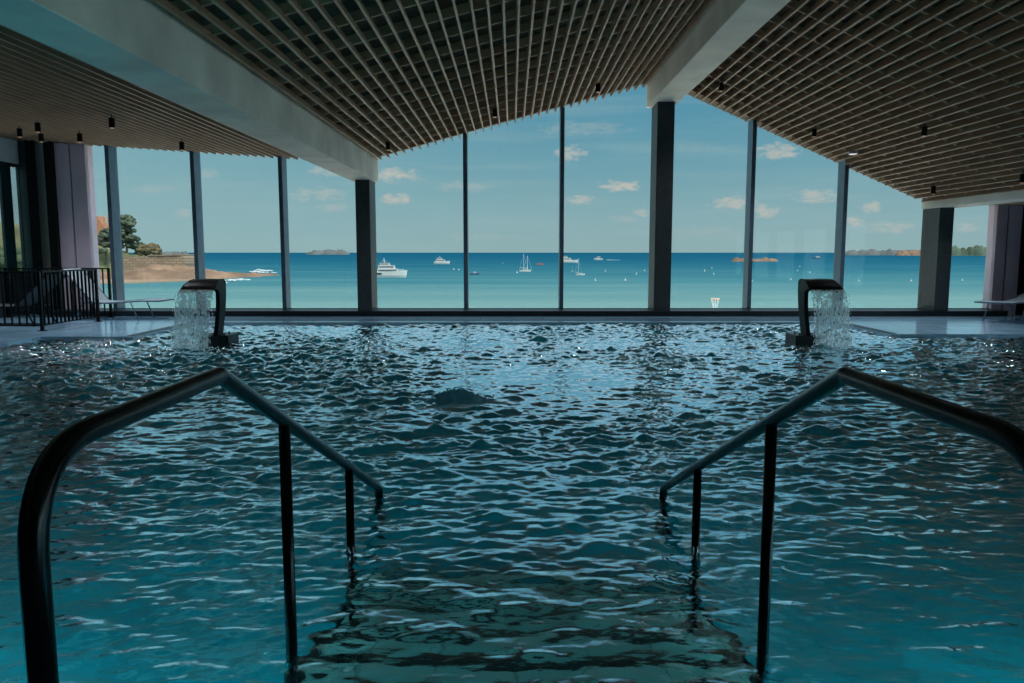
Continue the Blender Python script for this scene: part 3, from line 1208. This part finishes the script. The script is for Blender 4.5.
for px, py, side, lb in SPOTS:
    zf = {'L': ZL, 'C': ZC, 'R': ZR}[side]
    lo_, hi_ = 3.0, 15.6
    best = None
    for k in range(600):
        Y = 3 + k * .0215
        p = at(px, py, Y)
        dz = (p.z + .07) - (zf(p.x) - .10)
        if best is None or abs(dz) < best[0]:
            best = (abs(dz), p)
    p = best[1]
    if first is None:
        first = o = spot_tree()
    else:
        o = copy_tree(first)
    o.location = (p.x, p.y, zf(p.x) - .17)
    o['label'] = lb
# one white recessed disc on the right slope
for k in range(600):
    p = at(853, 153, 6 + k * .017)
    if abs(p.z - ZR(p.x)) < .02:
        break
t = thing('recessed_downlight', 'lit white round downlight among the slats of the right slope near the windows', 'downlight', (p.x, p.y, ZR(p.x) - .035))
bm = B()
lathe(bm, [(.07, 0), (.085, .0), (.09, .05)], 0, 0, 24)
obj('trim_ring', bm, M['boat_white'], t)
bm = B()
lathe(bm, [(.06, -.012), (.07, .001)], 0, 0, 16)
obj('lens', bm, M['down_glow'], t)

# ================================================================== OUTSIDE
SEA = -8.0
bm = B()
vs_ = [bm.verts.new(p) for p in ((-40000, 40, 0), (40000, 40, 0), (40000, 52000, 0), (-40000, 52000, 0))]
bm.faces.new(vs_)
o = struct('sea', bm, M['sea'], label='turquoise sea deepening to blue at the horizon', cat='sea')
o.location = (0, 0, SEA)
bm = B()
prism(bm, [(16.6, -.7), (30, -1.7), (45, -2.9), (70, -6), (100, -8.3), (100, -9.5), (16.6, -9.5)], (-400, 400), axis='x')  # hidden pale ground, added to throw sunlight up onto beams and ceiling
struct('beach_ground', bm, M['terrace'], label='pale sandy beach in front of the building', cat='beach')


def hill(name, pts, mats, label, cat, kind=None, seed=0, rough=.5):
    """rocky mass from a list of (x, y, half width, half depth, top z): a lumpy heightfield blob per entry, one mesh"""
    bm = B()
    x0 = min(p[0] - p[2] for p in pts)
    x1 = max(p[0] + p[2] for p in pts)
    y0 = min(p[1] - p[3] for p in pts)
    y1 = max(p[1] + p[3] for p in pts)
    nx_, ny_ = 150, 46
    g = []
    for j in range(ny_ + 1):
        row = []
        for i in range(nx_ + 1):
            x, y = x0 + (x1 - x0) * i / nx_, y0 + (y1 - y0) * j / ny_
            z = SEA - 1
            for (cx, cy_, rx, ry, top) in pts:
                d = ((x - cx) / rx) ** 2 + ((y - cy_) / ry) ** 2
                if d < 1:
                    hh = (top - SEA + 1) * (1 - d) ** .6
                    nn = mnoise.fractal(Vector((x * 2.5 / rx, y * 2.5 / ry, seed)), 1, 2, 4)
                    z = max(z, SEA - 1 + hh * (1 + rough * nn * .6))
            row.append(bm.verts.new((x, y, z)))
        g.append(row)
    for j in range(ny_):
        for i in range(nx_):
            if max(g[j][i].co.z, g[j][i + 1].co.z, g[j + 1][i].co.z, g[j + 1][i + 1].co.z) <= SEA - .99:
                continue
            bm.faces.new((g[j][i], g[j][i + 1], g[j + 1][i + 1], g[j + 1][i]))
    for v_ in [v_ for v_ in bm.verts if not v_.link_faces]:
        bm.verts.remove(v_)
    o = obj(name, bm, mats, None, smooth=True)
    return tag(o, label, cat, kind=kind)


def P(x, Y):
    return (x - 512) / FPX * Y


# left headland: beach, rocks, fort wall, grass
bm = B()
Yb = 245
prism(bm, [(P(60, Yb) - 60, 225), (P(118, Yb), 232), (P(150, Yb), 238), (P(182, 250), 250), (P(204, 262), 262), (P(220, 275), 275),
           (P(190, 300), 300), (P(60, 320) - 60, 320)], (SEA - 1, SEA + .25), axis='z')
o = obj('shore_sand', bm, M['sand'])
tag(o, 'low tan sand shore under the headland wall', 'beach', kind='structure')
hill('shore_rocks', [(P(170, 285), 285, 26, 13, -4.4), (P(198, 285), 285, 16, 10, -5.4), (P(225, 300), 300, 16, 8, -6.4),
                     (P(150, 275), 275, 22, 9, -5.0), (P(250, 315), 315, 12, 5, -7.0), (P(135, 270), 270, 25, 8, -5.6),
                     (P(268, 320), 320, 7, 4, -7.3)],
     M['rock'], 'tan rocks running out to sea under the headland wall', 'rocks', kind='structure', seed=2, rough=.9)
hill('headland_ground', [(P(100, 330), 335, 17, 26, 3.2), (P(60, 330), 330, 28, 36, 7.0), (P(140, 330), 335, 18, 12, .2), (P(10, 330), 330, 40, 50, 13)],
     M['green_hill'], 'grassy headland rising behind the stone sea wall', 'headland', kind='structure', seed=5, rough=.2)
# the sea wall
t = thing('stone_sea_wall', 'tan stone fort wall on the headland above the rocks', 'sea wall', (0, 300, 0))
xa, xb = P(122, 300), P(186, 300)
bm = B()
prism(bm, [(xa, SEA), (xb + 1.6, SEA), (xb, at(186, 257, 300).z), (P(182, 300), at(182, 255.5, 300).z), (P(150, 300), at(150, 256, 300).z),
           (xa, at(122, 258, 300).z)], (0, 14))
obj('wall_face', bm, M['fort'], t)
bm = B()
prism(bm, [(P(150, 300), at(150, 256, 300).z), (P(183, 300), at(183, 255.5, 300).z), (P(183, 300), at(183, 254.4, 300).z), (P(150, 300), at(150, 254.9, 300).z)], (-.4, 14.4))
obj('coping', bm, M['fort'], t)


def tree(name, base, w, h, m, label, seed, group=None, trunk=True, n=46, flat=.75):
    rng = random.Random(seed)
    t = thing(name, label, 'tree', base, 0, group)
    if trunk:
        bm = B()
        tube(bm, [(0, 0, -1), (.1 * w * .2, 0, h * .3), (0, 0, h * .62)], [w * .045, w * .035, w * .02], 8)
        for k in range(4):
            a = rng.uniform(0, 2 * PI)
            tube(bm, [(0, 0, h * .35), (math.cos(a) * w * .3, math.sin(a) * w * .3, h * .7)], [w * .02, w * .01], 6)
        obj('trunk', bm, M['bark'], t)
    bm = B()
    for k in range(n):
        a, rr = rng.uniform(0, 2 * PI), math.sqrt(rng.random()) * .43
        zz = rng.uniform(.30, .92)
        rr *= math.sqrt(max(.08, 1 - ((zz - .5) / .5) ** 2))
        r = w * rng.uniform(.07, .15)
        mt = Matrix.Translation((math.cos(a) * rr * w, math.sin(a) * rr * w, zz * h)) @ Matrix.Diagonal((1, 1, flat, 1))
        res = bmesh.ops.create_icosphere(bm, subdivisions=2, radius=r, matrix=mt)
        for v_ in res['verts']:
            d = mnoise.noise(v_.co * (3.2 / r * .5) + Vector((seed, k, 0)))
            c0 = mt.to_translation()
            v_.co = c0 + (v_.co - c0) * (1 + .45 * d)
    obj('foliage', bm, m, t)
    return t


def tree_at(px, py_base, py_top, wpx, Y, m, label, seed, name='pine_tree', group=None, **k):
    b = at(px, py_base, Y)
    h = at(px, py_top, Y).z - b.z
    return tree(name, b, wpx / FPX * Y, h, m, label, seed, group, **k)


tree_at(127, 262, 213, 30, 338, M['leaf_dark'], 'tall dark pine standing behind the first left mullion', 4, n=70)
tree_at(106, 262, 227, 26, 318, M['leaf_dark'], 'lower pine left of the tall pine on the headland', 5)
tree_at(150, 259, 244, 24, 326, M['leaf_brown'], 'low olive brown bush on top of the stone wall', 6, name='coastal_bush', trunk=False)
tree_at(140, 260, 240, 14, 352, M['leaf_dark'], 'small dark shrub between the tall pine and the brown bush', 7, name='coastal_bush', trunk=False)


def house(base, w, d, h, rh, mw, mr, label, rz=0, name='house'):
    t = thing(name, label, 'house', base, rz)
    bm = B()
    box(bm, -w / 2, w / 2, -d / 2, d / 2, -2, h)
    obj('walls', bm, mw, t)
    bm = B()
    prism(bm, [(-w / 2 - .4, h - .1), (w / 2 + .4, h - .1), (w * .08, h + rh), (-w * .08, h + rh)], (-d / 2 - .4, d / 2 + .4))
    obj('roof', bm, mr, t)
    bm = B()
    box(bm, w * .2, w * .2 + .8, -.4, .4, h + rh * .2, h + rh + .9)
    obj('chimney', bm, mw, t)
    for i in range(3):
        x = -w / 2 + w * (i + .5) / 3
        bm = B()
        box(bm, x - .5, x + .5, -d / 2 - .06, -d / 2 + .02, h * .35, h * .35 + 1.4)
        obj('window', bm, M['boat_dark'], t)
    return t


hb = at(101, 236, 345)
house((hb.x, 345, hb.z - 5), 12, 9, 5.2, at(101, 216, 345).z - hb.z - .4, M['house_wall'], M['roof_tile'],
      'house with an orange roof peeping over the headland pines')

# hillside seen through the left side windows
bm = B()
nx_, ny_ = 40, 30
g = []
for j in range(ny_ + 1):
    row = []
    for i in range(nx_ + 1):
        y = 20 + 320 * j / ny_
        x = -.57 * y - 8 - 200 * i / nx_
        z = -7 + 38 * (i / nx_) ** .9 * (1 - .55 * (j / ny_) ** 2) + 3 * mnoise.fractal(Vector((x * .02, y * .02, 0)), 1, 2, 3)
        if y > 230:
            z -= (y - 230) * .03
        row.append(bm.verts.new((x, y, z)))
    g.append(row)
for j in range(ny_):
    for i in range(nx_):
        bm.faces.new((g[j][i], g[j][i + 1], g[j + 1][i + 1], g[j + 1][i]))
struct('hillside_ground', bm, M['green_hill'], label='green hillside seen through the left side windows', cat='hillside', smooth=True)
rng = random.Random(21)
hz2 = lambda x, y: -7 + 38 * (max(0, (-.57 * y - 8 - x) / 200)) ** .9 * (1 - .55 * ((y - 20) / 320) ** 2)
HS = ((5, 190, 'h', 'pale slate roofed house on the hillside at the left frame edge'), (24, 178, 'h', 'pale house with an orange roof between the side window fins'),
      (7, 135, 't', 'round green tree below the slate roofed house at the frame edge'), (27, 118, 't', 'round green tree below the orange roofed hillside house'),
      (27, 235, 't', 'round green tree above the orange roofed hillside house'), (9, 250, 't', 'round green tree above the slate roofed house'))
for i, (px, Y, kind, lb) in enumerate(HS):
    x = P(px, Y)
    z = hz2(x, Y)
    if kind == 'h':
        house((x, Y, z), 9, 7, 4.8, 2.6, M['house_wall'], (M['slate'], M['roof_tile'])[i % 2], lb, rz=.6 + .2 * i)
    else:
        tree('hillside_tree', (x, Y, z - .5), rng.uniform(9, 12), rng.uniform(7, 10), M['leaf_green'], lb, 40 + i)

# islands and rocks at sea
def isle(px0, px1, Y, pyt, m, label, seed, name='island', bumps=5, rough=.5):
    rng = random.Random(seed)
    ps = []
    wtot = (px1 - px0)
    for k in range(bumps):
        c = px0 + wtot * (k + .5) / bumps
        rw = wtot / bumps * rng.uniform(.75, 1.1)
        tp = at(c, pyt + rng.uniform(0, 1.0) * ((252.5 - pyt) * .5 if pyt < 252 else 1.4), Y).z
        ps.append((P(c, Y), Y, rw / FPX * Y, rw / FPX * Y * .6, tp))
    return hill(name, ps, m, label, 'island', seed=seed, rough=rough)


isle(845, 912, 2600, 249.3, M['far_rock'], 'long low rocky island right of the right waterfall', 3, bumps=7)
isle(896, 935, 2400, 248.5, M['rock'], 'brownish rocky island just left of the right column', 8, bumps=4)
isle(948, 1010, 2200, 245.0, M['far_green'], 'wooded island seen through the small right end window', 9, bumps=8, rough=.3)
isle(312, 348, 3400, 249.5, M['far_rock'], 'faint pointed island on the horizon left of the left column', 12, bumps=3)
isle(732, 745, 800, 257.0, M['rock'], 'small tan rock in the sea left of the mullion', 13, name='sea_rock', bumps=2, rough=.35)
isle(747, 774, 815, 257.6, M['rock'], 'low tan rocks in the sea right of the mullion', 14, name='sea_rock', bumps=4, rough=.35)
isle(152, 190, 2000, 251.2, M['far_rock'], 'faint low coast just above the stone sea wall', 16, bumps=5)


# surf on the rocks
bm = B()
rng = random.Random(2)
for (px, py) in ((262, 270), (268, 271), (256, 272), (235, 280), (228, 281), (272, 273), (240, 276), (215, 283)):
    Y = (CAMZ - SEA) * FPX / (py - 252.5)
    for k in range(7):
        mt = Matrix.Translation((P(px, Y) + rng.gauss(0, 1.6), Y + rng.gauss(0, 2), SEA + rng.uniform(0, .35))) @ Matrix.Diagonal((2.2, 1.4, .6, 1))
        bmesh.ops.create_icosphere(bm, subdivisions=1, radius=rng.uniform(.3, .75), matrix=mt)
o = obj('surf', bm, M['foam'])
tag(o, 'white surf breaking at the end of the tan rocks', 'surf', kind='stuff')


# ---------- boats
def hull_mesh(L, Wd, Hh, mi=0):
    bm = B()
    secs = []
    n = 10
    for i in range(n + 1):
        s = i / n
        x = -L / 2 + L * s
        hw = Wd / 2 * (1 if s < .45 else math.sqrt(max(.0, 1 - ((s - .45) / .55) ** 2)) * .98 + .02)
        top = Hh * (1 + .28 * s ** 2)
        rake = L * .06 * s * s
        secs.append([bm.verts.new(p) for p in ((x, -hw * .62, -.3), (x + rake * .6, -hw * .9, Hh * .35), (x + rake, -hw, top),
                                               (x + rake, hw, top), (x + rake * .6, hw * .9, Hh * .35), (x, hw * .62, -.3))])
    for a, b in zip(secs, secs[1:]):
        for k in range(6):
            bm.faces.new((a[k], a[(k + 1) % 6], b[(k + 1) % 6], b[k]))
    bm.faces.new(secs[0][::-1])
    bm.faces.new(secs[-1])
    return bm


def boat_base(px, py, Lpx, label, hullm, hh=.16, rz=0., group=None, name='motor_boat', cat='boat', dx=1):
    Y = (CAMZ - SEA) * FPX / (py - 252.5)
    L = Lpx / FPX * Y
    t = thing(name, label, cat, (P(px, Y), Y, SEA), rz if dx > 0 else PI + rz, group)
    obj('hull', hull_mesh(L, L * .3, L * hh), hullm, t)
    return t, L


def cabin(t, L, levels, m=None):
    z = L * .16
    for i, (xa, xb, h, w_) in enumerate(levels):
        bm = B()
        x0, x1, h = xa * L, xb * L, h * L
        prism(bm, [(x0, z), (x1 + h * .5, z), (x1, z + h), (x0 + h * .1, z + h)], (-w_ * L / 2, w_ * L / 2))
        c = obj('cabin', bm, m or M['boat_white'], t)
        bm = B()
        box(bm, x0 + h * .3, x1 - h * .05, -w_ * L / 2 - L * .003, w_ * L / 2 + L * .003, z + h * .42, z + h * .75)
        obj('window_band', bm, M['boat_dark'], c)
        bm = B()
        box(bm, x0 - L * .02, x1 + L * .02, -w_ * L / 2 - L * .01, w_ * L / 2 + L * .01, z + h, z + h + L * .012)
        obj('deck_roof', bm, M['boat_white'], t)
        z += h + L * .01
    return z


t, L = boat_base(391.5, 277.2, 29, 'large white triple decked yacht beside the left column', M['boat_white'], hh=.20, name='motor_yacht', cat='yacht', dx=1)
zt = cabin(t, L, [(-.45, .22, .125, .24), (-.42, .10, .11, .22), (-.36, -.06, .07, .16)])
bm = B()
tube(bm, [(-.22 * L, 0, zt), (-.24 * L, 0, zt + .17 * L)], .012 * L, 8)
box(bm, -.30 * L, -.17 * L, -.04 * L, .04 * L, zt + .06 * L, zt + .075 * L)
obj('radar_mast', bm, M['boat_white'], t)
bm = B()
for k in range(9):
    x = (.24 + .028 * k) * L
    tube(bm, [(x, -.09 * L, .2 * L), (x, -.09 * L, .28 * L)], .003 * L, 6)
tube(bm, [(.24 * L, -.09 * L, .28 * L), (.47 * L, -.09 * L, .28 * L)], .003 * L, 6)
obj('bow_rail', bm, M['mast'], t)
bm = B()
box(bm, -.47 * L, -.30 * L, -.151 * L, -.145 * L, .10 * L, .16 * L)
obj('hull_port', bm, M['boat_dark'], t)

t, L = boat_base(442, 264, 15, 'white motor boat alone far off right of the large yacht', M['boat_white'], hh=.17)
z = cabin(t, L, [(-.38, .18, .14, .2), (-.30, .0, .10, .16)])
bm = B()
tube(bm, [(-.1 * L, 0, z), (-.12 * L, 0, z + .12 * L)], .012 * L, 6)
obj('mast', bm, M['mast'], t)
t, L = boat_base(474.5, 274.6, 9, 'small open boat just right of the first middle mullion', M['boat_blue'], hh=.16, dx=1)
cabin(t, L, [(-.1, .16, .16, .16)])
t, L = boat_base(569.5, 262.8, 15, 'white motor boat touching the second middle mullion', M['boat_white'], hh=.17)
cabin(t, L, [(-.45, .05, .17, .22), (-.42, -.2, .10, .16)])
t, L = boat_base(598, 260, 8.5, 'white speedboat far out trailing a foam wake', M['boat_white'], hh=.2, dx=-1)
cabin(t, L, [(-.2, .15, .25, .2)])
bm = B()
Yw = (CAMZ - SEA) * FPX / 7.5
rng = random.Random(8)
for k in range(60):
    mt = Matrix.Translation((P(604.5, Yw) + 3 + k * .28 * 1.0, Yw + rng.gauss(0, 1.2), SEA + .1)) @ Matrix.Diagonal((1.6, 1.6, .5, 1))
    bmesh.ops.create_icosphere(bm, subdivisions=1, radius=.8 * (1 - k / 75), matrix=mt)
o = obj('wake', bm, M['foam'])
tag(o, 'white wake behind the far speedboat', 'wake', kind='stuff')
t, L = boat_base(539.5, 264.6, 7, 'low reddish boat between the sailboat and the mullion', M['boat_red'], hh=.14)
cabin(t, L, [(-.2, .1, .08, .18)], M['boat_red'])
t, L = boat_base(815, 258.8, 8, 'dark fishing boat far out above the right waterfall', M['boat_blue'], hh=.16)
cabin(t, L, [(-.05, .3, .16, .2)])


def sailboat(px, py, Lpx, masts, label, hullm):
    t, L = boat_base(px, py, Lpx, label, hullm, hh=.15, name='sailing_boat', cat='sailboat')
    cabin(t, L, [(-.2, .2, .09, .16)])
    for (mx, mh) in masts:
        bm = B()
        tube(bm, [(mx * L, 0, .14 * L), (mx * L, 0, mh * L)], .013 * L, 6)
        tube(bm, [(mx * L, 0, .35 * L), (mx * L - .3 * L, 0, .35 * L)], .012 * L, 6)
        m_ = obj('mast', bm, M['mast'], t)
        bm = B()
        tube(bm, [(mx * L, 0, mh * L), (mx * L - .42 * L, 0, .16 * L)], .004 * L, 4)
        tube(bm, [(mx * L, 0, mh * L), (mx * L + .4 * L, 0, .16 * L)], .004 * L, 4)
        obj('stay', bm, M['mast'], m_)
    return t


sailboat(525, 271.6, 11, [(-.12, 1.6), (.22, 1.45)], 'white sailboat with two bare masts in the middle of the bay', M['boat_white'])
sailboat(580, 275, 8.5, [(-.22, 2.0)], 'white sailboat with one bare mast right of the second mullion', M['boat_white'])
sailboat(572, 271.2, 2.2, [(0, 2.2)], 'tiny dinghy with a mast close to the second mullion', M['boat_white'])

# small mooring buoys
first = None
BU = [(503, 263.4), (517, 272.8), (595, 280.6), (605, 271.3), (625, 280.6), (636, 274.4), (644, 270.8), (704, 271.2), (711, 268.2), (713, 274.2),
      (751, 273.6), (751, 281), (790, 280), (796.5, 270.8), (798.5, 266.8), (809, 272.6), (858, 281), (454, 269.5), (459, 270),
      (910, 281), (961, 280.5)]
BL = ['mooring buoy left of the two masted sailboat', 'mooring buoy close under the two masted sailboat', 'nearest mooring buoy below the speedboat',
      'mooring buoy well below the speedboat', 'near mooring buoy left of the middle column', 'lone mooring buoy left of the middle column, middle distance',
      'mooring buoy hard against the middle column', 'leftmost buoy of the three beyond the wire basket', 'farthest buoy of the three beyond the wire basket',
      'nearest buoy of the three beyond the wire basket', 'mooring buoy beside the mullion below the low rocks', 'nearest mooring buoy under the low rocks',
      'near mooring buoy left of the right waterfall', 'left buoy of the pair above the right waterfall', 'farthest buoy of the pair above the right waterfall',
      'mooring buoy just above the right waterfall spout', 'mooring buoy right of the right waterfall', 'left buoy of the pair beside the middle mullion',
      'right buoy of the pair beside the middle mullion', 'mooring buoy just left of the right column', 'mooring buoy in the small right end window']
for i, (px, py) in enumerate(BU):
    Y = (CAMZ - SEA) * FPX / (py - 252.5)
    if first is None:
        first = o = thing('mooring_buoy', 'x', 'buoy', group='small mooring buoys in the bay')
        bm = B()
        lathe(bm, [(.1, -.2), (.3, -.05), (.36, .15), (.3, .35), (.1, .45)], 0, 0, 12)
        obj('float', bm, M['boat_white'], o, smooth=True)
        bm = B()
        tube(bm, [(0, 0, .55), (0, 0, 1.0)], .05, 6)
        obj('stem', bm, M['mast'], o)
    else:
        o = copy_tree(first)
    o.location = (P(px, Y), Y, SEA)
    s = .85 + .3 * ((i * 37) % 10) / 10
    o.scale = (s, s, s)
    o['label'] = 'small white ' + BL[i]

# flared wire basket beacon outside beyond the middle windows
bp = at(715, 308.5, 60)
t = thing('wire_basket_beacon', 'small white flared wire basket on a post outside, right of the middle column', 'beacon', (bp.x, 60, bp.z))
bm = B()
n = 10
for k in range(n):
    a = 2 * PI * k / n
    tube(bm, [(math.cos(a) * .13, math.sin(a) * .13, 0), (math.cos(a) * .33, math.sin(a) * .33, .78)], .012, 5)
obj('rod', bm, M['mast'], t)
for zz, rr in ((0, .14), (.78, .34), (.7, .31)):
    bm = B()
    tube(bm, [(math.cos(2 * PI * k / 20) * rr, math.sin(2 * PI * k / 20) * rr, zz) for k in range(21)], .016, 5)
    obj('hoop', bm, M['orange'] if zz == .7 else M['boat_white'], t)
bm = B()
tube(bm, [(0, 0, -4.5), (0, 0, .02)], .05, 8)
obj('post', bm, M['mast'], t)
